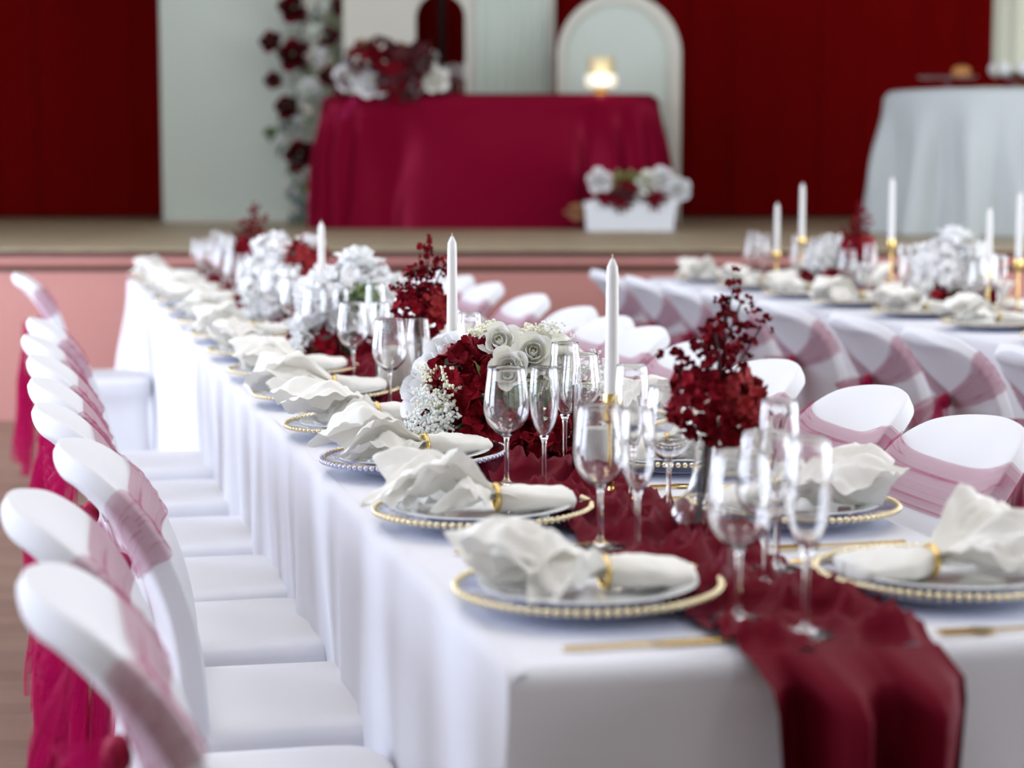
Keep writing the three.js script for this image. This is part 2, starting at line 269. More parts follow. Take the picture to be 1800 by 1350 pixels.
function makeChair(seed) {
  const ch = new THREE.Group(), R = rng(seed);
  const rowsT = []; for (let i = 0; i <= 16; i++) rowsT.push(T0 * i / 16); for (let i = 1; i <= 18; i++) { const s = i / 18; rowsT.push(T0 + (1 - T0) * (1 - Math.pow(1 - s, 1.9))); }
  part('backrest', grid(56, rowsT.length - 1, (s, t) => backPoint(rowsT[Math.round(t * (rowsT.length - 1))], 1 - s, 0.0008 * noise(s * 9, t * 9, seed)), true), M.cover, ch);
  // seat pad and stretched skirt: rounded rectangles stacked from the top down
  const ring = (x0, x1, hw, r, y, pinch, arch) => s => {
    const a = s * 2 * PI, c = Math.cos(a), sn = Math.sin(a), e = 0.32, hx = (x1 - x0) / 2;
    const X = Math.sign(c) * Math.pow(Math.abs(c), e), Z = Math.sign(sn) * Math.pow(Math.abs(sn), e), mid = 1 - Math.pow(Math.min(Math.abs(X), Math.abs(Z)), 2);
    return [(x0 + x1) / 2 + X * hx * (1 - pinch * mid), y + arch * mid, Z * hw * (1 - pinch * mid)];
  };
  const rings = [ring(0.09, 0.0901, 0.0001, 0, 0.447, 0, 0), ring(0.0, 0.15, 0.09, 0, 0.448, 0, 0), ring(-0.05, 0.2, 0.15, 0, 0.449, 0, 0), ring(-0.06, 0.283, 0.182, 0, 0.446, 0, 0), ring(-0.064, 0.297, 0.196, 0, 0.436, 0, 0), ring(-0.066, 0.303, 0.2, 0, 0.42, 0, 0), ring(-0.068, 0.305, 0.2, 0, 0.385, 0.005, 0), ring(-0.07, 0.303, 0.198, 0, 0.365, 0.05, 0),
    ring(-0.072, 0.301, 0.198, 0, 0.34, 0.10, 0), ring(-0.076, 0.301, 0.2, 0, 0.3, 0.13, 0), ring(-0.09, 0.305, 0.206, 0, 0.2, 0.14, 0.01), ring(-0.105, 0.310, 0.212, 0, 0.1, 0.12, 0.05), ring(-0.118, 0.315, 0.216, 0, 0.012, 0.13, 0.12)];
  part('seat', grid(64, rings.length - 1, (s, t) => rings[Math.round(t * (rings.length - 1))](1 - s), true), M.cover, ch);
  // organza sash: band, knot, two loops, two tails
  const sash = group('sash', ch), nb = 96;
  part('band', grid(nb, 12, (s, t) => {
    const z = Math.abs(Math.cos(s * 2 * PI)), zz = Math.pow(z, 0.36), front = Math.sin((1 - s) * 2 * PI) >= 0, k = 1 - zz;
    const lo = front ? 0.706 : lerp(0.706, 0.662, Math.pow(k, 0.8)), hi = front ? 0.785 + 0.022 * Math.pow(zz, 5) : lerp(0.807, 0.708, Math.pow(k, 0.8));
    const h = lerp(lo, hi, t) + 0.004 * noise(s * 10, t * 3, seed);
    return backPoint(profT(h), 1 - s, 0.0035 + 0.0022 * Math.pow(Math.abs(Math.sin(t * 14 + 3 * noise(s * 6, t * 2, seed))), 3));
  }), M.organza, sash);
  const kb = backPoint(profT(0.686), 0.75, 0.012), kx = kb[0] - 0.012, ky = kb[1];
  part('knot', grid(20, 12, (s, t) => { const a = s * 2 * PI, b = t * PI, r = 1 + 0.2 * noise(s * 6, t * 5, seed); return [kx - 0.016 * Math.sin(b) * Math.cos(a) * r, ky + 0.022 * Math.sin(b) * Math.sin(a) * r, 0.019 * Math.cos(b) * r]; }), M.knot, sash);
  for (const sgn of [-1, 1]) {
    const bend = 0.9 + 0.3 * R(), fall = 0.2 + 0.35 * R();
    part('loop', grid(22, 30, (s, t) => { // a puffed band that goes out and comes back
      const a = t * 2 * PI, out = 0.5 - 0.5 * Math.cos(a), wid = lerp(0.014, 0.045, Math.pow(out, 0.7)), y = (s - 0.5) * 2 * wid, p = 0.012 * Math.sin(s * 16 + seed) * out;
      return [kx - 0.016 - (0.035 * out * bend + 0.02 * Math.sin(a) + p * 0.5), ky + y - 0.16 * out * fall, sgn * (0.01 + 0.085 * out + 0.3 * p)];
    }), M.organzaDense, sash);
    const len = 0.52 + 0.1 * R(), sp = 0.05 + 0.03 * R(), tilt = 0.02 + 0.03 * R();
    for (let k = 0; k < 2; k++) part('tail', grid(34, 26, (s, t) => {
      const w = lerp(0.012, 0.10, Math.pow(t, 0.6)), q = (s * 2 - 1), pl = Math.sin(s * 19 + seed + sgn + k * 2) * 0.016 * smooth(0, 0.5, t) + 0.03 * noise(s * 3, t * 2.2, seed + sgn + k * 5) * t;
      return [kx - 0.014 - (0.012 + 0.03 * k) * smooth(0, 0.3, t) - tilt * t - pl, ky - t * (len - 0.05 * k) + 0.03 * Math.abs(q) * t, sgn * sp * t + q * w + pl * 0.5];
    }), M.organzaDense, sash);
  }
  return ch;
}
const protos = [11, 23, 37].map(makeChair);
let chairNo = 0;
function chair(u, v, turn, label, grp, jitter = 0) {
  const c = protos[chairNo++ % protos.length].clone(); c.name = numbered('covered_chair'); tag(c, label, 'chair', grp); scene.add(c);
  put(c, u, v, 0, turn + jitter);
  return c;
}
// u here is that of the chair's local origin (the foot of its back): seat front 0.25 before it
[2.12, 2.64, 3.14, 3.65, 4.1, 4.6, 5.18, 5.76, 8.2].forEach((v, k) => chair(0.29 + [-0.07, -0.09, -0.015, -0.045, -0.05, -0.05, -0.06, -0.045, -0.09][k], v, 0, `white covered chair with crimson sash, ${ORD[k]} from near end, left side of main table`, 'chairs along the left of the main table', [0.02, -0.02, -0.05, 0.02, 0.01, -0.01, 0.02, 0, 0][k]));
[2.55, 3.07, 3.56, 4.1, 4.6, 5.05, 5.42, 5.82, 6.42, 7.1, 7.58, 8.1].forEach((v, k) => chair(1.4 + [0, 0, 0.02, 0.02, 0.03, 0.03, 0.05, 0.06, 0.07, 0.08, 0.08, 0.08][k], v, PI, `white covered chair with pink sash, ${ORD[k]} from near end, right side of main table`, 'chairs along the right of the main table', [0, 0.03, -0.02, 0.02, 0, -0.03, 0.02, 0, 0.01, 0, 0.02, 0][k]));
[3.8, 4.32, 4.86, 5.36, 5.96, 6.5, 6.95, 7.42, 7.9].forEach((v, k) => chair(2.53, v, 0, `white covered chair seen from behind with crimson bow, ${ORD[k]} from near end, second table`, 'chairs along the near side of the second table', [0, 0.02, -0.02, 0, 0.03, 0, -0.02, 0.01, 0, 0.02][k]));

// ------------------------------------------------------------------ place settings
const chargerBody = lathe(smoothPts([[0, 0.008], [0.06, 0.008], [0.105, 0.009], [0.12, 0.014], [0.143, 0.022], [0.163, 0.0255], [0.1645, 0.024], [0.145, 0.0185], [0.122, 0.01], [0.095, 0.001], [0, 0.001]], 40), 72);
const beads = (() => { const s = new THREE.SphereGeometry(0.0049, 8, 6), l = []; for (let i = 0; i < 88; i++) { const a = i / 88 * 2 * PI; l.push(s.clone().translate(0.163 * Math.cos(a), 0.0255, 0.163 * Math.sin(a))); } return merge(l); })();
const goldLine = new THREE.TorusGeometry(0.158, 0.0022, 6, 90).rotateX(PI / 2).translate(0, 0.0275, 0);
const plateGeo = lathe(smoothPts([[0, 0.004], [0.08, 0.004], [0.092, 0.007], [0.1, 0.012], [0.134, 0.0195], [0.1355, 0.018], [0.1, 0.008], [0.085, 0.0], [0.07, 0.0], [0.068, 0.0015], [0, 0.0015]], 44), 64);
function napkinParts(seed) {                            // x towards the table centre, the ring at x = 0.02
  const R = rng(seed * 91 + 7), geos = [];
  // flat tail: a folded pocket with a round end
  geos.push(grid(30, 26, (s, t) => { // closed section s, along t
    const a = s * 2 * PI, c = Math.cos(a), sn = Math.sin(a), w = lerp(0.019, 0.058, smooth(0, 0.45, t)) * (t > 0.85 ? Math.sqrt(Math.max(1 - Math.pow((t - 0.85) / 0.15, 2), 0.0)) : 1), th = lerp(0.019, 0.014, smooth(0, 0.9, t)) * (t > 0.95 ? 0.7 : 1) * (1 + 0.3 * noise(s * 3, t * 2, seed));
    return [0.02 + t * 0.115 + 0.006 * noise(t * 3, s, seed), 0.018 + Math.sign(sn) * Math.pow(Math.abs(sn), 0.7) * th - 0.006 * smooth(0.2, 1, t) + 0.003 * noise(c * 3, t * 6, seed), c * w];
  }, true));
  geos.push(grid(16, 18, (s, t) => { const w = lerp(0.016, 0.045, smooth(0, 0.5, t)), q = s * 2 - 1; return [0.02 + t * (0.105 - 0.02 * q * q), 0.033 - 0.012 * t + 0.004 * noise(s * 4, t * 3, seed + 3) - 0.006 * q * q, q * w + 0.008 * (seed % 3 - 1)]; }));
  // fan: sheets that leave the ring gathered and open out with folds
  const sheets = 5;
  for (let k = 0; k < sheets; k++) {
    const yaw = lerp(-0.75, 0.75, k / (sheets - 1)) + (R() - 0.5) * 0.25, len = 0.165 + 0.055 * R(), rise = [0.02, 0.04, 0.055, 0.036, 0.012][k] * (0.7 + 0.6 * R()), wid = 0.055 + 0.035 * R(), ph = R() * 9, curl = (R() - 0.5) * 1.2, roll = (k - 2) * 0.22;
    geos.push(grid(26, 24, (s, t) => {
      const q = s * 2 - 1, e = Math.pow(t, 0.85), fold = Math.sin(q * 3.4 + ph) * 0.020 * smooth(0.02, 0.6, t) + 0.026 * noise(q * 1.7 + ph, t * 2.2, seed + k) * smooth(0.1, 0.7, t) + 0.011 * (1 - 2 * Math.abs(noise(q * 2.6 + t * 1.7, t * 2.4 - q * 2 + ph, seed * 3 + k))) * smooth(0.1, 0.5, t);
      const w = lerp(0.016, wid, Math.pow(t, 0.75)), lead = (1 - 0.35 * Math.abs(q + 0.3 * curl)) * len * e;
      const up = 0.02 + rise * Math.sin(PI * Math.min(e * 0.72, 1)) + fold, lz = q * w;
      const x = -lead * Math.cos(yaw) + lz * Math.sin(yaw) * 0.6, z = lead * Math.sin(yaw) * 0.75 + lz * Math.cos(yaw) * Math.cos(roll);
      return [0.02 + x, Math.max(0.003 + 0.004 * e + 0.001 * k, up + lz * Math.sin(roll) * 0.8 - 0.012 * e), z];
    }));
  }
  return merge(geos);
}
const napkins = [1, 2, 3, 4, 5, 6].map(napkinParts);
const ringGeo = new THREE.TorusGeometry(0.0205, 0.0028, 8, 28).rotateY(PI / 2).scale(1.5, 0.95, 1.05).translate(0.02, 0.019, 0);
function fork() {
  const l = [], s = new THREE.Shape(); s.moveTo(-0.1, -0.0035); s.lineTo(-0.02, -0.0022); s.lineTo(0.03, -0.0028); s.bezierCurveTo(0.04, -0.012, 0.05, -0.0125, 0.058, -0.0125); s.lineTo(0.058, 0.0125); s.bezierCurveTo(0.05, 0.0125, 0.04, 0.012, 0.03, 0.0028); s.lineTo(-0.02, 0.0022); s.lineTo(-0.1, 0.0035);
  l.push(new THREE.ExtrudeGeometry(s, { depth: 0.0018, bevelEnabled: true, bevelSize: 0.0005, bevelThickness: 0.0005, bevelSegments: 1 }));
  for (let i = 0; i < 4; i++) l.push(box(0.045, 0.0026, 0.0018, 0.079, -0.0105 + i * 0.007, 0.0009));
  return merge(l).rotateX(-PI / 2).translate(0, 0.002, 0);
}
function knife() {
  const s = new THREE.Shape(); s.moveTo(-0.1, -0.004); s.lineTo(0.0, -0.0035); s.lineTo(0.01, -0.008); s.lineTo(0.09, -0.009); s.quadraticCurveTo(0.112, -0.004, 0.114, 0.004); s.lineTo(0.0, 0.0035); s.lineTo(-0.1, 0.004);
  return new THREE.ExtrudeGeometry(s, { depth: 0.002, bevelEnabled: true, bevelSize: 0.0006, bevelThickness: 0.0006, bevelSegments: 1 }).rotateX(-PI / 2).translate(0, 0.002, 0);
}
const forkGeo = fork(), knifeGeo = knife();
const foot = [[0, 0], [0.034, 0], [0.0352, 0.0012], [0.034, 0.0024], [0.02, 0.0045], [0.008, 0.009], [0.0046, 0.016]];
const wineGeo = lathe([...smoothPts([...foot, [0.0038, 0.04], [0.0038, 0.07], [0.0055, 0.083], [0.017, 0.092], [0.031, 0.107], [0.0375, 0.125], [0.0378, 0.143], [0.0345, 0.172], [0.0312, 0.2]], 70), ...smoothPts([[0.0306, 0.2007], [0.0300, 0.2], [0.0333, 0.172], [0.0366, 0.143], [0.0363, 0.125], [0.0298, 0.1085], [0.016, 0.0945], [0.006, 0.0895], [0, 0.0885]], 50)], 56);
const fluteGeo = lathe([...smoothPts([...foot.map(p => [p[0] * 0.93, p[1]]), [0.0038, 0.045], [0.0038, 0.078], [0.0052, 0.092], [0.013, 0.106], [0.0225, 0.132], [0.0268, 0.16], [0.0272, 0.18], [0.0255, 0.205], [0.0235, 0.226]], 70), ...smoothPts([[0.0229, 0.2266], [0.0223, 0.226], [0.0243, 0.205], [0.026, 0.18], [0.0256, 0.16], [0.0214, 0.132], [0.012, 0.108], [0.0045, 0.099], [0, 0.098]], 50)], 48);
for (const s of settings) {
  const near = s.table === 1 && ((s.dir > 0 && s.k < 6) || (s.dir < 0 && s.k < 4)), turn = s.dir > 0 ? 0 : PI, R = rng(s.k * 7 + s.table * 131 + s.dir * 17);
  const lift = s.table === 1 && s.dir > 0 ? [0.012, 0.016, 0.045, 0.05, 0.03][s.k] ?? 0.015 : 0.012;   // the plates lean on the runner's edge
  const lilac = s.table === 1 && s.dir > 0 && s.k === 2, place = (o, h) => { put(o, s.u, s.v, TOP + 0.003 + h + 0.163 * Math.sin(lift) * 0.9, turn); o.rotation.order = 'YXZ'; o.rotation.z = lift; return o; };
  const ch = thing('charger_plate', `${lilac ? 'clear glass charger with lilac beads' : 'glass charger with gold beads'}, ${s.where}`, 'charger plate', 'beaded charger plates');
  place(ch, 0); part('glass_dish', chargerBody, M.chargerGlass, ch); const b = part('beaded_rim', beads, lilac ? M.lilacBead : M.paleGold, ch); b.userData.kind = 'stuff';
  if (lilac) part('gold_line', goldLine, M.gold, ch);
  const pl = single('dinner_plate', plateGeo, M.porcelain, `white dinner plate, ${s.where}`, 'plate', 'dinner plates'); place(pl, 0.0115);
  const np = thing('napkin', `white napkin in gold ring, ${s.where}`, 'napkin', 'napkins in gold rings');
  place(np, 0.020); const kk = s.dir > 0 ? [3, 1, 0, 2, 5, 4][s.k % 6] : (s.k * 2 + 1) % 6;
  part('cloth', napkins[kk], M.napkin, np); part('napkin_ring', ringGeo, M.gold, np); np.rotation.y += (R() - 0.5) * 0.25;
  const gl = s.glasses, w = single('wine_glass', wineGeo, M.glass, `clear wine glass, ${s.where}`, 'wine glass', 'wine glasses'); put(w, gl[0][0], gl[0][1], TOP + 0.0065);
  const f = single('champagne_flute', fluteGeo, M.glass, `clear champagne flute, ${s.where}`, 'champagne flute', 'champagne flutes'); put(f, gl[1][0], gl[1][1], TOP + 0.0065); f.scale.setScalar(s.table === 1 && s.dir > 0 && s.k > 0 ? 0.9 : 1);
  if (near) {
    const k1 = single('table_knife', knifeGeo, M.gold, `gold table knife, ${s.where}`, 'knife', 'gold knives'), f1 = single('table_fork', forkGeo, M.gold, `gold table fork, ${s.where}`, 'fork', 'gold forks');
    put(k1, s.u + 0.01 * s.dir, s.v - s.dir * 0.215, TOP + 0.003, turn); put(f1, s.u + 0.01 * s.dir, s.v + s.dir * 0.215, TOP + 0.003, turn);
  }
}

// ------------------------------------------------------------------ candles
function taper(u, v, h0, len, label) {
  const c = thing('taper_candle', label, 'candle', 'white taper candles'); put(c, u, v, h0);
  part('wax', lathe([[0, 0], [0.0118, 0], [0.0122, 0.01], [0.0098, len - 0.03], [0.0088, len - 0.014], [0.0035, len - 0.002], [0, len]], 12), M.wax, c);
  part('wick', new THREE.CylinderGeometry(0.0009, 0.0009, 0.008, 6).translate(0, len + 0.002, 0), M.wick, c);
}
function candlestick(u, v, h, label) {
  const s = thing('candlestick', label, 'candlestick', 'gold candlesticks'); put(s, u, v, TOP + 0.006);
  part('base', lathe(smoothPts([[0, 0], [0.045, 0], [0.046, 0.003], [0.03, 0.007], [0.01, 0.013], [0.0045, 0.026]], 24), 40), M.gold, s);
  part('stem', lathe([[0.0045, 0.024], [0.004, h * 0.4], [0.0065, h * 0.42], [0.004, h * 0.44], [0.004, h - 0.045], [0.006, h - 0.04]], 20), M.gold, s);
  part('cup', lathe(smoothPts([[0, h - 0.04], [0.007, h - 0.04], [0.0135, h - 0.03], [0.0138, h], [0.0123, h], [0.012, h - 0.024], [0, h - 0.026]], 24), 28), M.gold, s);
  return s;
}
const sticks = [[0.904, 3.0, 0.175, 0.24, 'standing left of the red sprig vase on main table'], [0.866, 4.02, 0.175, 0.24, 'behind the rose centrepiece on main table'], [0.885, 5.98, 0.16, 0.23, 'among the far white flowers on main table'],
  [3.33, 8.18, 0.22, 0.26, 'taller of the far pair on second table'], [3.3, 8.4, 0.15, 0.24, 'shorter of the far pair on second table'], [3.35, 7.3, 0.24, 0.27, 'beside the round white bouquet on second table'], [3.32, 6.42, 0.165, 0.245, 'shorter of the near pair on second table'], [3.36, 6.28, 0.21, 0.255, 'taller of the near pair on second table']];
for (const [u, v, h, len, w] of sticks) { candlestick(u, v, h, `slim gold candlestick ${w}`); taper(u, v, TOP + 0.006 + h - 0.026, len, `white taper candle ${w}`); }
candlestick(0.89, 5.7, 0.235, 'empty gold candlestick without a candle, among white flowers on main table');
function pillar(u, v, r, h, glassR, glassH, m, label, glabel) {
  const c = thing('pillar_candle', label, 'candle'); put(c, u, v, TOP + 0.008);
  part('wax', lathe(smoothPts([[0, 0], [r - 0.002, 0], [r, 0.003], [r, h - 0.004], [r - 0.003, h], [r * 0.6, h - 0.004], [0, h - 0.008]], 40), 40), m, c); part('wick', new THREE.CylinderGeometry(0.001, 0.001, 0.012, 6).translate(0, h - 0.003, 0), M.wick, c);
  const g = single('cylinder_vase', lathe([[0, 0], [glassR - 0.002, 0], [glassR, 0.002], [glassR, glassH], [glassR - 0.0022, glassH], [glassR - 0.0022, 0.006], [0, 0.005]], 56), M.glass, glabel, 'vase'); put(g, u, v, TOP + 0.004);
}
pillar(0.925, 3.16, 0.03, 0.1, 0.04, 0.172, M.wax, 'white pillar candle inside the glass cylinder left of the gold candlestick', 'clear glass cylinder around a white pillar candle beside the gold candlestick');
pillar(0.83, 4.47, 0.039, 0.115, 0.046, 0.19, M.cream, 'cream pillar candle inside glass cylinder, behind the fourth plate of main table', 'clear glass cylinder around the cream pillar candle, beyond the rose centrepiece');

// ------------------------------------------------------------------ flowers
function petalGeo(len, wid, cup, curl, tipIn = 0.08) {   // a round petal that grows along +y from the origin and faces +z
  return grid(8, 9, (s, t) => { const q = s * 2 - 1, w = t < 0.14 ? wid * (0.16 + 1.6 * t) : wid * Math.sqrt(Math.max(1 - Math.pow((t - 0.6) / (t < 0.6 ? 0.62 : 0.405), 2), 0.004)), dip = tipIn * (1 - Math.abs(q)) * t * t * t; return [q * w, len * (t - dip), cup * (q * q * w * 1.6) - curl * t * t * len + 0.0012 * Math.sin(q * 5 + t * 4)]; });
}
function cupPetal(R, H, half, top, lip) {                // a patch of a bowl round the y axis, its lip turned out or in
  return grid(10, 9, (s, t) => { const q = s * 2 - 1, a = q * half * (t < 0.15 ? 0.6 + 2.6 * t : 1), m = 1 - 0.3 * Math.pow(Math.abs(q), 2.6), tt = t * m, r = R * (Math.pow(Math.sin(Math.min(tt * 1.35, 1) * PI / 2), 0.7) * lerp(1, top, smooth(0.45, 1, tt)) + lip * Math.pow(tt, 5)) + 0.0006 * Math.sin(q * 7 + R * 900); return [r * Math.sin(a), H * (tt - 0.18 * Math.max(lip, 0) * Math.pow(tt, 6)), r * Math.cos(a)]; });
}
const florPetal = [petalGeo(0.019, 0.0125, 0.25, 0.25), petalGeo(0.021, 0.0135, 0.35, 0.45), petalGeo(0.018, 0.012, 0.1, -0.15)];
const floretGeo = [0, 1, 2, 3].map(k => { const R = rng(k + 40), l = []; for (let i = 0; i < 4; i++) { const g = florPetal[(i + k) % 3].clone().rotateX(PI / 2 - 0.12 - 0.42 * R()); l.push(g.rotateY(i * PI / 2 + (R() - 0.5) * 0.5)); } l.push(new THREE.SphereGeometry(0.0022, 6, 4).translate(0, 0.002, 0)); return merge(l); }); // faces +y
const rosePetals = [cupPetal(0.0085, 0.036, 1.5, 0.75, 0), cupPetal(0.0155, 0.037, 1.15, 0.86, 0.05), cupPetal(0.0225, 0.035, 0.95, 0.95, 0.22), cupPetal(0.0275, 0.029, 0.8, 1.0, 0.5)];
const up = V3(0, 1, 0);
function aim(o, dir, spin = 0) { o.quaternion.setFromUnitVectors(up, dir.clone().normalize()); o.rotateY(spin); return o; }
function rose(parent, pos, dir, size, mats, seed, name = 'rose') {
  const g = group(name, parent), R = rng(seed); g.position.copy(pos); aim(g, dir); g.scale.setScalar(size);
  for (let i = 0; i < 17; i++) {
    const lay = i < 3 ? 0 : i < 7 ? 1 : i < 12 ? 2 : 3, n = [3, 4, 5, 5][lay], a = (i - [0, 3, 7, 12][lay]) / n * 2 * PI + lay * 0.7 + (R() - 0.5) * 0.3;
    const p = part('petal', rosePetals[lay], mats[i % mats.length], g); p.position.y = [0.001, 0, -0.002, -0.004][lay]; p.rotation.order = 'YXZ'; p.rotation.y = a; p.rotation.x = (R() - 0.35) * 0.16 * lay * 0.6;
  }
  part('centre', new THREE.SphereGeometry(0.005, 8, 6).scale(1, 2, 1).translate(0, 0.02, 0), M.yolk, g);
  return g;
}
function hydrangea(parent, pos, dir, rad, n, size, mats, seed) {  // head of florets over a dome
  const g = group('hydrangea_head', parent), R = rng(seed); g.position.copy(pos); aim(g, dir, R() * 6);
  for (let i = 0; i < n; i++) {
    const y = 1 - (i + 0.5) / n * 1.25, rr = Math.sqrt(Math.max(1 - y * y, 0)), a = i * 2.39996, d = V3(rr * Math.cos(a), y, rr * Math.sin(a)), k = rad * (0.86 + 0.25 * R());
    const f = part('floret', floretGeo[Math.floor(R() * 4)], mats[Math.floor(R() * mats.length)], g); f.position.copy(d.clone().multiplyScalar(k)); aim(f, d.add(V3((R() - 0.5) * 0.7, (R() - 0.5) * 0.7, (R() - 0.5) * 0.7)), R() * 6); f.scale.setScalar(size * (0.85 + 0.3 * R()));
  }
  return g;
}
const dot = new THREE.IcosahedronGeometry(0.0034, 0), dotSmall = new THREE.IcosahedronGeometry(0.0024, 0);
function spray(parent, from, dir, len, spread, n, m, seed, stemM = M.paleStem) { // loose sprig of tiny blossoms on fine stems
  const R = rng(seed), bl = [], st = [];
  const side = V3().crossVectors(dir, V3(0.3, 0.2, 0.9)).normalize(), side2 = V3().crossVectors(dir, side).normalize();
  for (let i = 0; i < n; i++) {
    const t = 0.45 + 0.55 * R(), a = R() * 2 * PI, w = spread * Math.sqrt(R());
    const tip = from.clone().addScaledVector(dir, len * t).addScaledVector(side, Math.cos(a) * w * (0.4 + 0.6 * t)).addScaledVector(side2, Math.sin(a) * w * (0.4 + 0.6 * t));
    if (i % 3 === 0) { const mid = from.clone().addScaledVector(dir, len * t * 0.5).lerp(tip, 0.35); st.push(tube([from.clone().addScaledVector(dir, len * 0.1), mid, tip], 0.0007, 5, 3)); }
    for (let k = 0; k < 4; k++) bl.push((k % 2 ? dot : dotSmall).clone().translate(tip.x + (R() - 0.5) * 0.01, tip.y + (R() - 0.5) * 0.01, tip.z + (R() - 0.5) * 0.01));
  }
  const b = part('tiny_blossoms', merge(bl), m, parent); b.userData.kind = 'stuff';
  const s = part('fine_stems', merge(st), stemM, parent); s.userData.kind = 'stuff';
}
const leafGeo = grid(6, 8, (s, t) => { const q = s * 2 - 1, w = 0.014 * Math.pow(Math.sin(PI * Math.min(t + 0.02, 0.99)), 0.8); return [q * w, 0.05 * t, Math.abs(q) * w * 0.5 - 0.012 * t * t]; });
function leaf(parent, pos, dir, size, m, spin) { const l = part('leaf', leafGeo, m, parent); l.position.copy(pos); aim(l, dir, spin); l.scale.setScalar(size); }

// local axes of an arrangement: x to the right of the table, z to the camera
function heroBouquet() {
  const b = new THREE.Group(); b.name = numbered('flower_centrepiece'); scene.add(b);
  part('foam_base', lathe(smoothPts([[0, 0], [0.07, 0], [0.085, 0.02], [0.08, 0.06], [0.05, 0.1], [0, 0.115]], 20), 24), M.leaf[0], b);
  // red hydrangeas: a large one high on the left, a skirt of heads round the foot
  hydrangea(b, V3(-0.068, 0.135, 0.05), V3(-0.25, 0.5, 0.8), 0.052, 18, 1.25, M.redPetal, 1);
  hydrangea(b, V3(-0.025, 0.165, 0.03), V3(0.0, 0.8, 0.6), 0.05, 18, 1.25, M.redPetal, 2);
  hydrangea(b, V3(-0.035, 0.105, 0.085), V3(-0.1, 0.1, 1), 0.032, 9, 1.05, M.redPetal, 3);
  hydrangea(b, V3(-0.055, 0.03, 0.085), V3(-0.3, 0.35, 0.9), 0.05, 18, 1.2, M.redPetal, 4);
  hydrangea(b, V3(0.02, 0.03, 0.1), V3(0.0, 0.4, 0.9), 0.055, 22, 1.2, M.redPetal, 5);
  hydrangea(b, V3(0.095, 0.035, 0.075), V3(0.4, 0.4, 0.8), 0.055, 22, 1.2, M.redPetal, 6);
  hydrangea(b, V3(0.13, 0.05, 0.01), V3(0.8, 0.5, 0.2), 0.05, 18, 1.15, M.redPetal, 7);
  hydrangea(b, V3(0.06, 0.012, 0.15), V3(0.2, 0.6, 0.7), 0.04, 14, 1.15, M.redPetal, 8);
  hydrangea(b, V3(-0.11, 0.04, -0.02), V3(-0.8, 0.5, 0.1), 0.045, 14, 1.15, M.redPetal, 9);
  // white roses on the right
  const R = rng(77);
  [[0.002, 0.206, 0.062, -0.2, 0.45, 0.9, 0.96], [0.018, 0.166, 0.1, -0.15, 0.25, 0.95, 0.98], [0.058, 0.19, 0.088, 0.05, 0.35, 0.9, 1.0], [0.1, 0.174, 0.075, 0.3, 0.3, 0.85, 0.98], [0.085, 0.2, 0.0, 0.3, 0.9, 0.1, 1.05]].forEach((p, i) => rose(b, V3(p[0], p[1], p[2]), V3(p[3], p[4], p[5]), p[6], M.creamPetal, 60 + i));
  // big white ruffled blooms at the left
  rose(b, V3(-0.085, 0.155, -0.01), V3(-0.4, 0.8, 0.4), 1.75, M.whitePetal, 90, 'white_bloom'); rose(b, V3(-0.125, 0.11, 0.0), V3(-0.8, 0.5, 0.45), 1.6, M.whitePetal, 91, 'white_bloom');
  // baby's breath
  spray(b, V3(-0.05, 0.07, 0.06), V3(-0.8, 0.05, 0.5).normalize(), 0.12, 0.065, 190, M.gypWhite, 11);
  spray(b, V3(-0.05, 0.09, 0.06), V3(-0.75, -0.38, 0.55).normalize(), 0.165, 0.045, 80, M.gypWhite, 12);
  spray(b, V3(-0.05, 0.06, 0.07), V3(-0.9, -0.28, 0.4).normalize(), 0.19, 0.05, 42, M.gypWhite, 21);
  spray(b, V3(-0.06, 0.11, 0.05), V3(-0.8, 0.25, 0.6).normalize(), 0.1, 0.06, 60, M.gypCream, 22);
  spray(b, V3(0.035, 0.14, 0.06), V3(0.1, 0.7, 0.7).normalize(), 0.055, 0.03, 40, M.gypCream, 23);
  spray(b, V3(0.09, 0.13, 0.06), V3(0.3, 0.5, 0.8).normalize(), 0.06, 0.035, 40, M.gypCream, 24);
  spray(b, V3(-0.02, 0.14, 0.0), V3(-0.15, 1, 0.1).normalize(), 0.10, 0.03, 80, M.gypCream, 13);
  spray(b, V3(0.05, 0.14, 0.0), V3(0.15, 1, 0.0).normalize(), 0.1, 0.05, 60, M.gypCream, 14);
  spray(b, V3(0.07, 0.14, 0.0), V3(0.4, 0.85, 0.1).normalize(), 0.11, 0.045, 34, M.gypWhite, 15);
  spray(b, V3(0.1, 0.12, 0.06), V3(0.9, 0.3, 0.2).normalize(), 0.1, 0.05, 60, M.gypWhite, 16);
  for (let i = 0; i < 16; i++) { const a = i * 2.4, d = V3(Math.cos(a), 0.2 + 0.7 * R(), Math.sin(a) * 0.8 + 0.3); leaf(b, V3(Math.cos(a) * 0.05 + 0.02, 0.09 + 0.08 * R(), Math.sin(a) * 0.05 + 0.03), d, 0.8 + 0.5 * R(), i % 4 === 3 ? M.greyLeaf : i % 7 === 5 ? M.brownLeaf : M.leaf[i % 2], R() * 6); }
  leaf(b, V3(0.035, 0.15, 0.11), V3(0.4, -0.4, 0.8), 1.0, M.greyLeaf, 0.5); leaf(b, V3(0.1, 0.15, 0.1), V3(0.4, -0.5, 0.7), 0.8, M.greyLeaf, 0.2); leaf(b, V3(0.14, 0.15, 0.08), V3(0.5, -0.4, 0.7), 0.55, M.brownLeaf, 0.2);
  for (let i = 0; i < 9; i++) { const s = part('stem', tube([V3(-0.01 + 0.01 * i, 0.05, 0.03), V3(-0.02 + 0.012 * i, 0.1, 0.06), V3(-0.03 + 0.015 * i, 0.14, 0.06)], 0.0016, 6, 5), M.stem, b); }
  return b;
}
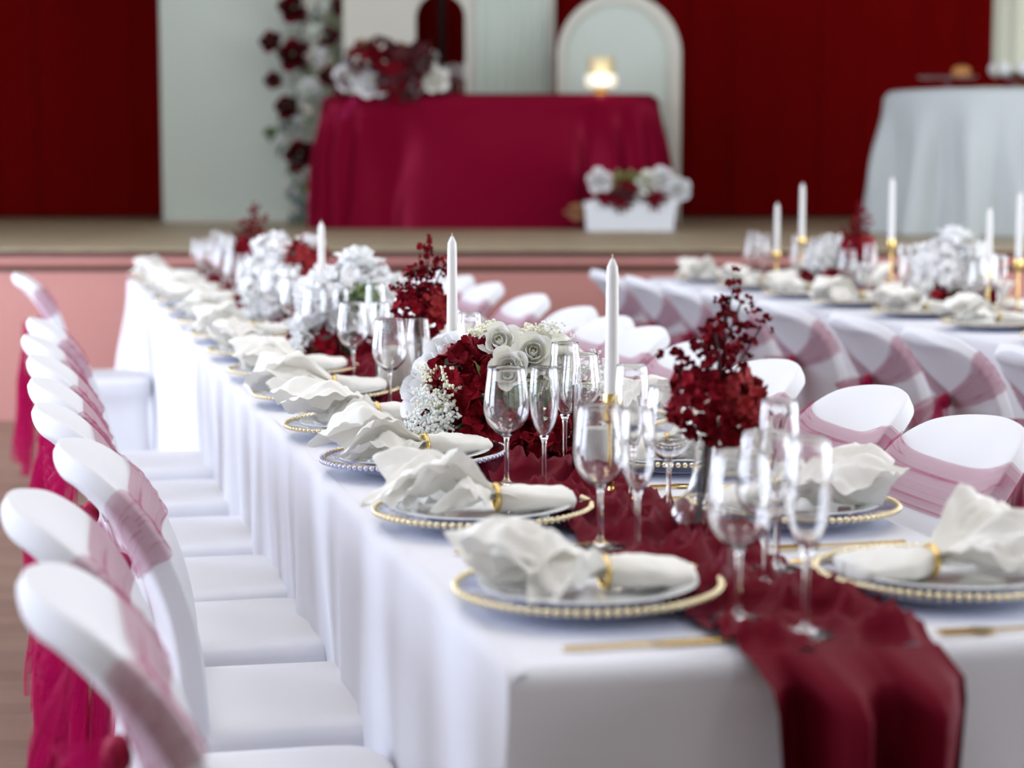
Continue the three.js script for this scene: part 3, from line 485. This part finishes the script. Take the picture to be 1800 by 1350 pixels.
const hero = tag(heroBouquet(), 'centrepiece of red hydrangeas, white roses and sprigs in sharp focus on main table', 'flower arrangement');
put(hero, 0.868, 3.6, TOP + 0.006, -TH);

function softBouquet(seed, opt) {                        // the centrepieces out of focus
  const b = new THREE.Group(), R = rng(seed); b.name = numbered('flower_centrepiece'); scene.add(b);
  part('foam_base', lathe(smoothPts([[0, 0], [0.07, 0], [0.085, 0.02], [0.08, 0.06], [0.05, 0.1], [0, 0.115]], 16), 20), M.leaf[0], b);
  for (const [x, y, z, kind, r] of opt.heads) {
    const d = V3(x, y - 0.03, z + 0.05);
    if (kind === 'rose') rose(b, V3(x, y, z), d, r * 28, M.whitePetal, seed + x * 900);
    else hydrangea(b, V3(x, y, z), d, r, 20, r / 0.045, kind === 'red' ? M.brightRed : kind === 'dark' ? M.redPetal : kind === 'green' ? M.leaf : M.whitePetal, seed + Math.round(x * 900 + z * 300));
  }
  for (const [x, y, z, dx, dy, dz, l, w, n] of opt.sprays) spray(b, V3(x, y, z), V3(dx, dy, dz).normalize(), l, w, n, M.gypWhite, seed + n);
  for (let i = 0; i < 10; i++) { const a = i * 2.4; leaf(b, V3(Math.cos(a) * 0.05, 0.1 + 0.06 * R(), Math.sin(a) * 0.05), V3(Math.cos(a), 0.5, Math.sin(a)), 1.2, M.leaf[i % 2], R() * 6); }
  return b;
}
const whiteMass = { heads: [[0, 0.2, 0, 'white', 0.065], [-0.08, 0.17, 0.03, 'white', 0.06], [0.085, 0.18, 0.02, 'white', 0.06], [-0.02, 0.13, 0.08, 'white', 0.06], [0.06, 0.11, 0.08, 'white', 0.05], [-0.1, 0.09, 0.07, 'white', 0.05], [0.02, 0.25, -0.02, 'rose', 0.06], [-0.06, 0.04, 0.1, 'dark', 0.05], [0.07, 0.035, 0.1, 'dark', 0.05], [-0.13, 0.04, 0.0, 'dark', 0.045], [0.13, 0.05, 0, 'dark', 0.045]],
  sprays: [[-0.03, 0.1, 0.05, -0.8, -0.2, 0.6, 0.17, 0.06, 90], [0.03, 0.12, 0.05, 0.3, -0.1, 0.9, 0.15, 0.06, 80], [0, 0.18, 0, 0.4, 0.9, 0, 0.13, 0.05, 60]] };
put(tag(softBouquet(200, { ...whiteMass, heads: [...whiteMass.heads, [0.05, 0.17, 0.1, 'green', 0.035]] }), 'white hydrangea and sprig centrepiece around the empty gold candlestick on main table', 'flower arrangement'), 0.885, 5.45, TOP + 0.006, -TH);
const redTop = { heads: [[-0.06, 0.24, 0, 'white', 0.06], [0.04, 0.22, 0.0, 'red', 0.065], [0.08, 0.17, 0.05, 'red', 0.055], [-0.1, 0.15, 0.04, 'white', 0.065], [0, 0.14, 0.08, 'white', 0.06], [0.06, 0.26, 0.01, 'rose', 0.045], [-0.07, 0.06, 0.1, 'white', 0.05], [0.06, 0.05, 0.1, 'dark', 0.05], [0.14, 0.08, 0, 'white', 0.055], [-0.14, 0.05, 0, 'dark', 0.05]],
  sprays: [[-0.03, 0.1, 0.05, -0.8, -0.1, 0.6, 0.17, 0.06, 90], [0.03, 0.1, 0.06, 0.3, -0.3, 0.9, 0.17, 0.06, 90]] };
put(tag(softBouquet(300, redTop), 'white and bright red centrepiece left of the third taper candle on main table', 'flower arrangement'), 0.885, 6.65, TOP + 0.006, -TH);
put(tag(softBouquet(400, whiteMass), 'round white bouquet with dark red flowers at its foot on the second table', 'flower arrangement'), 3.33, 6.75, TOP + 0.006, -TH);
put(tag(softBouquet(450, { heads: [[0, 0.17, 0, 'white', 0.06], [-0.06, 0.13, 0.05, 'white', 0.055], [0.07, 0.13, 0.03, 'white', 0.055], [0, 0.05, 0.09, 'dark', 0.05], [-0.09, 0.05, 0.03, 'dark', 0.05]], sprays: [[0, 0.12, 0.03, -0.4, 0.3, 0.8, 0.13, 0.05, 60]] }), 'small far white bouquet between candles on the second table', 'flower arrangement'), 3.33, 7.85, TOP + 0.006, -TH);

// red sprig arrangements in clear bud vases
const budVase = lathe([...smoothPts([[0, 0], [0.026, 0], [0.036, 0.008], [0.041, 0.026], [0.037, 0.046], [0.021, 0.068], [0.0155, 0.09], [0.016, 0.13], [0.021, 0.165]], 50), ...smoothPts([[0.0195, 0.166], [0.0143, 0.13], [0.0138, 0.09], [0.0193, 0.069], [0.035, 0.046], [0.039, 0.026], [0.034, 0.011], [0.02, 0.006], [0, 0.006]], 40)], 44);
function redSprig(u, v, seed, scale, label, vlabel, lean = 0) {
  const vs = single('bud_vase', budVase, M.glass, vlabel, 'vase', 'clear bud vases'); put(vs, u, v, TOP + 0.0065, -TH); vs.rotation.z = -lean * 0.35;
  const b = new THREE.Group(); b.name = numbered('red_flower_sprig'); scene.add(b); tag(b, label, 'flowers'); const R = rng(seed);
  const org = V3(0, 0.012, 0), neck = V3(0.004, 0.17, 0);
  const tips = [[0.025, 0.35, 0.0], [0.06, 0.315, -0.02], [-0.03, 0.29, 0.02], [-0.06, 0.25, 0.01], [-0.01, 0.30, 0.03], [0.012, 0.365, -0.01]].map(p => V3(p[0] * scale, 0.17 + (p[1] - 0.17) * scale, p[2] * scale));
  for (const tip of tips) {
    const c = new THREE.CatmullRomCurve3([V3(org.x + (R() - 0.5) * 0.02, org.y, (R() - 0.5) * 0.02), neck.clone().add(V3((R() - 0.5) * 0.014, 0, (R() - 0.5) * 0.014)), neck.clone().lerp(tip, 0.5).add(V3((R() - 0.5) * 0.02, 0.01, 0)), tip]);
    part('stem', new THREE.TubeGeometry(c, 18, 0.0016, 5), M.darkStem, b);
    for (let i = 0; i < 22; i++) { const t = 0.56 + 0.44 * i / 21, p = c.getPoint(t), d = V3(R() - 0.5, R() - 0.2, R() - 0.5).normalize(); const f = part('blossom', floretGeo[Math.floor(R() * 4)], M.redPetal[Math.floor(R() * 3)], b); f.position.copy(p.addScaledVector(d, 0.013 + 0.012 * R())); aim(f, d, R() * 6); f.scale.setScalar(0.3 + 0.22 * R()); }
  }
  hydrangea(b, V3(-0.015, 0.195, 0.012), V3(-0.2, 0.6, 0.7), 0.042, 32, 0.8, M.redPetal, seed + 1);
  hydrangea(b, V3(0.035, 0.205, 0.01), V3(0.6, 0.5, 0.5), 0.036, 26, 0.8, M.brightRed, seed + 2);
  hydrangea(b, V3(0.02, 0.175, 0.02), V3(0.5, -0.2, 0.8), 0.03, 14, 0.75, M.redPetal, seed + 3);
  for (let i = 0; i < 4; i++) leaf(b, V3(0.01, 0.17, 0.01), V3(0.5 * Math.cos(i * 2), 0.3 * R() + 0.2, 0.8), 0.6, M.leaf[1], R() * 4);
  put(b, u, v, TOP + 0.0065, -TH); b.rotation.z = -lean * 0.35;
}
redSprig(0.926, 2.66, 5, 1, 'tall dark red sprig with hydrangea blooms in bud vase near the near end', 'clear bud vase holding red sprig, near end of main table, among the glasses', 0.32);
redSprig(0.893, 4.5, 6, 0.95, 'dark red sprig and hydrangea rising behind the rose centrepiece beside a taper candle', 'clear bud vase holding red sprig behind the rose centrepiece');
redSprig(0.89, 7.95, 7, 1.05, 'dark red sprig farthest along the main table, against the pale panel', 'clear bud vase of the farthest red sprig on main table');
redSprig(3.33, 7.6, 8, 1.0, 'dark red sprig on second table in front of the white cake table', 'clear bud vase of the red sprig on second table');

// ------------------------------------------------------------------ on the stage
const zAt = (px, z) => (px - 900) / 3500 * -z;           // metres across at that depth
function archShape(x0, x1, top) { const r = (x1 - x0) / 2, s = new THREE.Shape(); s.moveTo(x0, 0); s.lineTo(x0, top - r); s.absarc((x0 + x1) / 2, top - r, r, PI, 0, true); s.lineTo(x1, 0); s.lineTo(x0, 0); return s; }
const ext = (s, d) => new THREE.ExtrudeGeometry(s, { depth: d, bevelEnabled: true, bevelSize: 0.004, bevelThickness: 0.004, bevelSegments: 2, curveSegments: 32 });
{
  const p = thing('backdrop_panel', 'tall pale mint panel standing behind the floral garland on stage', 'panel'); p.position.set(-1.87, DK, -14.6);
  part('board', box(1.36, 3.2, 0.05, 0, 1.6, 0, 0.008), M.mint, p); part('foot', box(1.2, 0.03, 0.3, 0, 0.015, 0), M.archWhite, p);
}
{
  const p = thing('arched_screen', 'pale screen with an arched opening onto the red curtain, behind burgundy table', 'screen'); p.position.set(0, DK, -14.3);
  const s = archShape(-1.19, 0.3, 3.0), hole = archShape(zAt(733, -14.3), zAt(819, -14.3), 1.622);
  s.holes.push(new THREE.Path(hole.getPoints(24))); part('board', ext(s, 0.05), M.archWhite, p);
  part('pleated_cloth', grid(80, 4, (a, b) => [lerp(-0.26, 0.26, a), 0.03 + b * 2.3, 0.075 + 0.018 * Math.sin(a * 44) + 0.01 * noise(a * 9, b * 2)]), M.mint, p);
}
{
  const p = thing('arched_backdrop', 'round-topped pale mint panel with raised border behind the glowing candle', 'panel'); p.position.set(0, DK, -14.05);
  const x0 = zAt(979, -14.05), x1 = zAt(1192, -14.05), s = archShape(x0, x1, 1.60);
  part('board', ext(s, 0.04), M.mint, p);
  const o = archShape(x0, x1, 1.60), i = archShape(x0 + 0.05, x1 - 0.085, 1.53); o.holes.push(new THREE.Path(i.getPoints(24))); part('border', ext(o, 0.03).translate(0, 0, 0.042), M.archEdge, p);
}
function skirtTable(rx, rz, h, flare, folds, seed, amp, sq) {   // cloth over a table: flat top and folded sides
  const n = 220, pt = (a, k) => { const c = Math.cos(a), s = Math.sin(a); return [rx * k * Math.sign(c) * Math.pow(Math.abs(c), sq), rz * k * Math.sign(s) * Math.pow(Math.abs(s), sq)]; };
  return grid(n, 26, (s, t) => { const a = (1 - s) * 2 * PI; if (t < 0.2) { const [x, z] = pt(a, t / 0.2); return [x, h, z]; } const d = (t - 0.2) / 0.8, f = amp * smooth(0, 0.6, d) * (Math.sin(a * folds + 3 * noise(Math.cos(a) * 2, Math.sin(a) * 2, seed)) + noise(Math.cos(a) * 7, Math.sin(a) * 7, d + seed)); const [x, z] = pt(a, 1), l = Math.hypot(x, z), o = flare * d + f; return [x + x / l * o, lerp(h - 0.004, 0.004, d), z + z / l * o]; }, true);
}
{
  const c = single('head_tablecloth', skirtTable(1.115, 0.36, 0.878, 0.05, 21, 4, 0.06, 0.3), M.satin, 'burgundy satin cloth over the head table in the middle of the stage', 'tablecloth'); c.position.set(-0.145, DK, -13.42);
}
{
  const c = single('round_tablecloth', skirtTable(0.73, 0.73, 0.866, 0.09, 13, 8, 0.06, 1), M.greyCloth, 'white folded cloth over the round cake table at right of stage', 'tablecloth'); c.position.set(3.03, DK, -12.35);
}
const HT = DK + 0.878, RT = DK + 0.866;
{ // glowing candle bowl
  const b = thing('candle_bowl', 'glowing candle bowl with cream pillar on burgundy head table', 'candle'); b.position.set(zAt(1055, -13.2), HT, -13.2);
  part('base', lathe(smoothPts([[0, 0], [0.055, 0], [0.05, 0.015], [0.03, 0.03], [0.05, 0.04], [0, 0.04]], 16), 24), M.gold, b);
  part('bowl', lathe(smoothPts([[0.04, 0.038], [0.098, 0.05], [0.105, 0.085], [0.1, 0.125], [0.07, 0.13], [0, 0.13]], 20), 36), new THREE.MeshStandardMaterial({ color: C(0.9, 0.85, 0.7), emissive: C(1.0, 0.93, 0.72), emissiveIntensity: 0.6, roughness: 0.4 }), b);
  part('pillar', lathe(smoothPts([[0.0, 0.13], [0.088, 0.13], [0.09, 0.135], [0.09, 0.235], [0.085, 0.24], [0, 0.232]], 24), 32), new THREE.MeshStandardMaterial({ color: C(0.78, 0.66, 0.4), roughness: 0.5 }), b);
  const l = new THREE.PointLight(C(1, 0.85, 0.55), 0.035, 4, 2); l.position.set(zAt(1055, -13.2), HT + 0.1, -13.05); l.castShadow = true; scene.add(l);
}
function blob(parent, x, y, z, r, mats, seed, kind) { if (kind === 'rose') rose(parent, V3(x, y, z), V3(0.1 * Math.sin(seed), 0.3, 1), r / 0.03, mats, seed); else hydrangea(parent, V3(x, y, z), V3(0, 0.4, 0.9), r, 16, r / 0.04, mats, seed); }
{ // flowers lying on the head table
  const b = thing('table_garland', 'dark red and white flowers massed on the end of burgundy head table', 'flower arrangement'); const z = -13.05, q = px => zAt(px, z), y = py => 1.29 + (290 - py) * -z / 3500;
  b.position.set(0, 0, z);
  for (const [px, py, r, m] of [[640, 108, 0.09, 'd'], [672, 95, 0.08, 'd'], [700, 122, 0.12, 'd'], [735, 112, 0.1, 'd'], [718, 148, 0.1, 'd'], [690, 150, 0.1, 'd'], [618, 142, 0.08, 'w'], [655, 150, 0.09, 'w'], [672, 140, 0.06, 'w'], [752, 113, 0.06, 'c'], [766, 146, 0.07, 'c'], [734, 155, 0.05, 'w'], [605, 150, 0.06, 'd']]) blob(b, q(px), y(py), 0, r, m === 'd' ? [M.darkRose, M.redPetal[1]] : m === 'w' ? M.whitePetal : M.creamPetal, px, m === 'd' ? 'h' : 'rose');
  for (let i = 0; i < 8; i++) leaf(b, V3(q(640 + i * 14), y(105), 0), V3(Math.sin(i * 3), 1, 0.2), 2.6, i % 2 ? M.darkRose : M.brownLeaf, i);
  part('trailing_ribbon', grid(6, 10, (s, t) => [q(622) - t * 0.09 + s * 0.06, y(168) - t * 0.16, 0.035 + 0.01 * Math.sin(t * 5)]), M.organza, b);
}
{ // glasses on the head table
  for (let i = 0; i < 2; i++) { const g = single('wine_glass', wineGeo, M.glass, ['wine glass on burgundy head table beside the white flower', 'wine glass on burgundy head table under the arched opening'][i], 'wine glass'); g.position.set(zAt(792 + i * 18, -13.25), HT, -13.25); }
}
{ // garland hanging down the panel
  const b = thing('hanging_garland', 'trailing garland of dark red roses and pale greenery down the mint panel', 'garland'), z = -14.35, q = px => zAt(px, z), y = py => 1.29 + (290 - py) * -z / 3500, R = rng(9);
  b.position.set(0, 0, z);
  const vine = [[590, -60], [570, 30], [545, 110], [520, 180], [510, 250], [525, 310], [540, 380]].map(p => V3(q(p[0]), y(p[1]), 0)); part('vine', tube(vine, 0.012, 40, 6), M.stem, b);
  const vine2 = [[600, -60], [590, 60], [585, 150], [570, 200]].map(p => V3(q(p[0]), y(p[1]), 0.02)); part('vine', tube(vine2, 0.012, 30, 6), M.stem, b);
  for (const [px, py, r] of [[523, 25, 0.085], [484, 80, 0.06], [523, 105, 0.09], [487, 146, 0.05], [510, 193, 0.065], [534, 275, 0.085], [582, 72, 0.06], [585, 140, 0.06], [603, 20, 0.05], [575, -20, 0.08]]) blob(b, q(px), y(py), 0.04, r, [M.darkRose, M.redPetal[1]], px + py, 'rose');
  for (const [px, py, r] of [[560, 10, 0.09], [556, 60, 0.08], [560, 105, 0.08], [548, 150, 0.07], [540, 200, 0.06], [515, 235, 0.06], [520, 320, 0.07], [530, 365, 0.07]]) blob(b, q(px), y(py), 0.02, r, [M.mint, M.whitePetal[1], M.archWhite], px * 3 + py, 'h');
  for (let i = 0; i < 40; i++) { const t = R(), p = new THREE.CatmullRomCurve3(vine).getPoint(t); leaf(b, p.add(V3((R() - 0.5) * 0.2, 0, 0.03)), V3(R() - 0.5, -R(), 0.3), 2 + R() * 1.5, i % 3 ? M.greyLeaf : M.leaf[0], R() * 6); }
  part('base_pot', box(0.2, 0.1, 0.12, q(535), DK + 0.05, 0.02, 0.02), M.greyLeaf, b);
}
{ // planter of flowers at the foot of the head table
  const b = thing('flower_planter', 'white planter of white and dark red flowers on stage floor before head table', 'planter'); b.position.set(0.75, DK, -12.75);
  part('box', (() => { const s = new THREE.Shape([[-0.27, 0], [0.27, 0], [0.29, 0.18], [-0.29, 0.18]].map(p => new THREE.Vector2(...p))); return ext(s, 0.22).translate(0, 0, -0.11); })(), M.planter, b);
  for (const [x, y, r, m] of [[-0.2, 0.31, 0.07, 'w'], [0.12, 0.3, 0.07, 'c'], [0.2, 0.32, 0.07, 'w'], [0.3, 0.25, 0.075, 'w'], [0.05, 0.2, 0.06, 'w'], [-0.15, 0.2, 0.07, 'd'], [-0.05, 0.18, 0.08, 'd'], [0.15, 0.2, 0.08, 'd'], [-0.02, 0.25, 0.07, 'd'], [-0.22, 0.14, 0.05, 'w'], [0.22, 0.15, 0.05, 'w']]) blob(b, x, y, 0.07, r * 0.85, m === 'd' ? [M.darkRose, M.redPetal[1]] : m === 'w' ? M.whitePetal : M.creamPetal, Math.round(x * 100 + y * 777), m === 'd' ? 'h' : 'rose');
  for (let i = 0; i < 14; i++) leaf(b, V3(-0.08 + 0.012 * i, 0.25, 0.05), V3(Math.sin(i * 2.1) * 0.8, 0.9, 0.3), 2.8, i % 3 === 2 ? M.brownLeaf : M.leaf[1], i);
  for (let i = 0; i < 4; i++) leaf(b, V3(-0.27, 0.1, 0.05), V3(-1, 0.1 + 0.15 * i, 0.3), 3, M.brownLeaf, i);
}
{ // the round table's cake stand, trays and tall cake
  const zc = -12.2, s = thing('cake_stand', 'low glass cake stand on the round white table at right of stage', 'cake stand'); s.position.set(zAt(1658, zc), RT, zc);
  part('dish', lathe(smoothPts([[0, 0.066], [0.17, 0.07], [0.185, 0.085], [0.183, 0.088], [0.165, 0.075], [0, 0.073]], 24), 40), M.thinGlass, s); part('pedestal', lathe(smoothPts([[0, 0], [0.06, 0], [0.05, 0.01], [0.018, 0.03], [0.022, 0.064], [0, 0.066]], 20), 28), M.thinGlass, s);
  const o = thing('small_cake', 'small orange-brown cake on the low glass stand', 'cake'); o.position.set(zAt(1682, zc), RT + 0.074, zc); part('body', lathe(smoothPts([[0, 0], [0.045, 0], [0.058, 0.03], [0.052, 0.06], [0.03, 0.072], [0, 0.066]], 20), 28), M.orange, o); part('topping', new THREE.TorusGeometry(0.022, 0.01, 8, 20).rotateX(PI / 2).translate(0, 0.07, 0), M.brown, o);
  [[1733, 'gold tray beside the low glass cake stand on round table'], [1795, 'gold tray under the tall pale cake on round table']].forEach(([px, lab], i) => { const t = single('gold_tray', lathe(smoothPts([[0, 0.004], [0.1, 0.004], [0.125, 0.03], [0.13, 0.032], [0.11, 0.004], [0.1, 0], [0, 0]], 24), 40), M.gold, lab, 'tray'); t.position.set(zAt(px + (i ? 15 : 0), zc - 0.1 * i), RT, zc - 0.1 * i); if (!i) t.scale.setScalar(0.65); });
  const k = thing('tall_cake', 'tall pale fluted cake raised on glass feet, cut off by the picture edge', 'cake'); k.position.set(zAt(1812, -12.3), RT, -12.3);
  const body = grid(96, 12, (a, b) => { const t = (1 - a) * 2 * PI, r = 0.255 + 0.012 * Math.cos(t * 11); return [r * Math.cos(t), 0.11 + b * 1.1, r * Math.sin(t)]; }, true);
  part('fluted_body', merge([body, new THREE.CircleGeometry(0.26, 40).rotateX(-PI / 2).translate(0, 1.21, 0), new THREE.CircleGeometry(0.26, 40).rotateX(PI / 2).translate(0, 0.11, 0)]), M.ivory, k);
  for (let i = 0; i < 5; i++) { const a = i / 5 * 2 * PI + 0.4; part('glass_foot', lathe(smoothPts([[0, 0], [0.03, 0], [0.016, 0.05], [0.03, 0.108], [0, 0.11]], 14), 20).translate(0.16 * Math.cos(a), 0.005, 0.16 * Math.sin(a)), M.thinGlass, k); }
  for (let i = 0; i < 12; i++) { const a = i / 12 * 2 * PI; part('white_swag', new THREE.SphereGeometry(0.045, 12, 8).translate(0.25 * Math.cos(a), 0.13, 0.25 * Math.sin(a)), M.whitePetal[1], k); }
}
renderer.render(scene, camera);
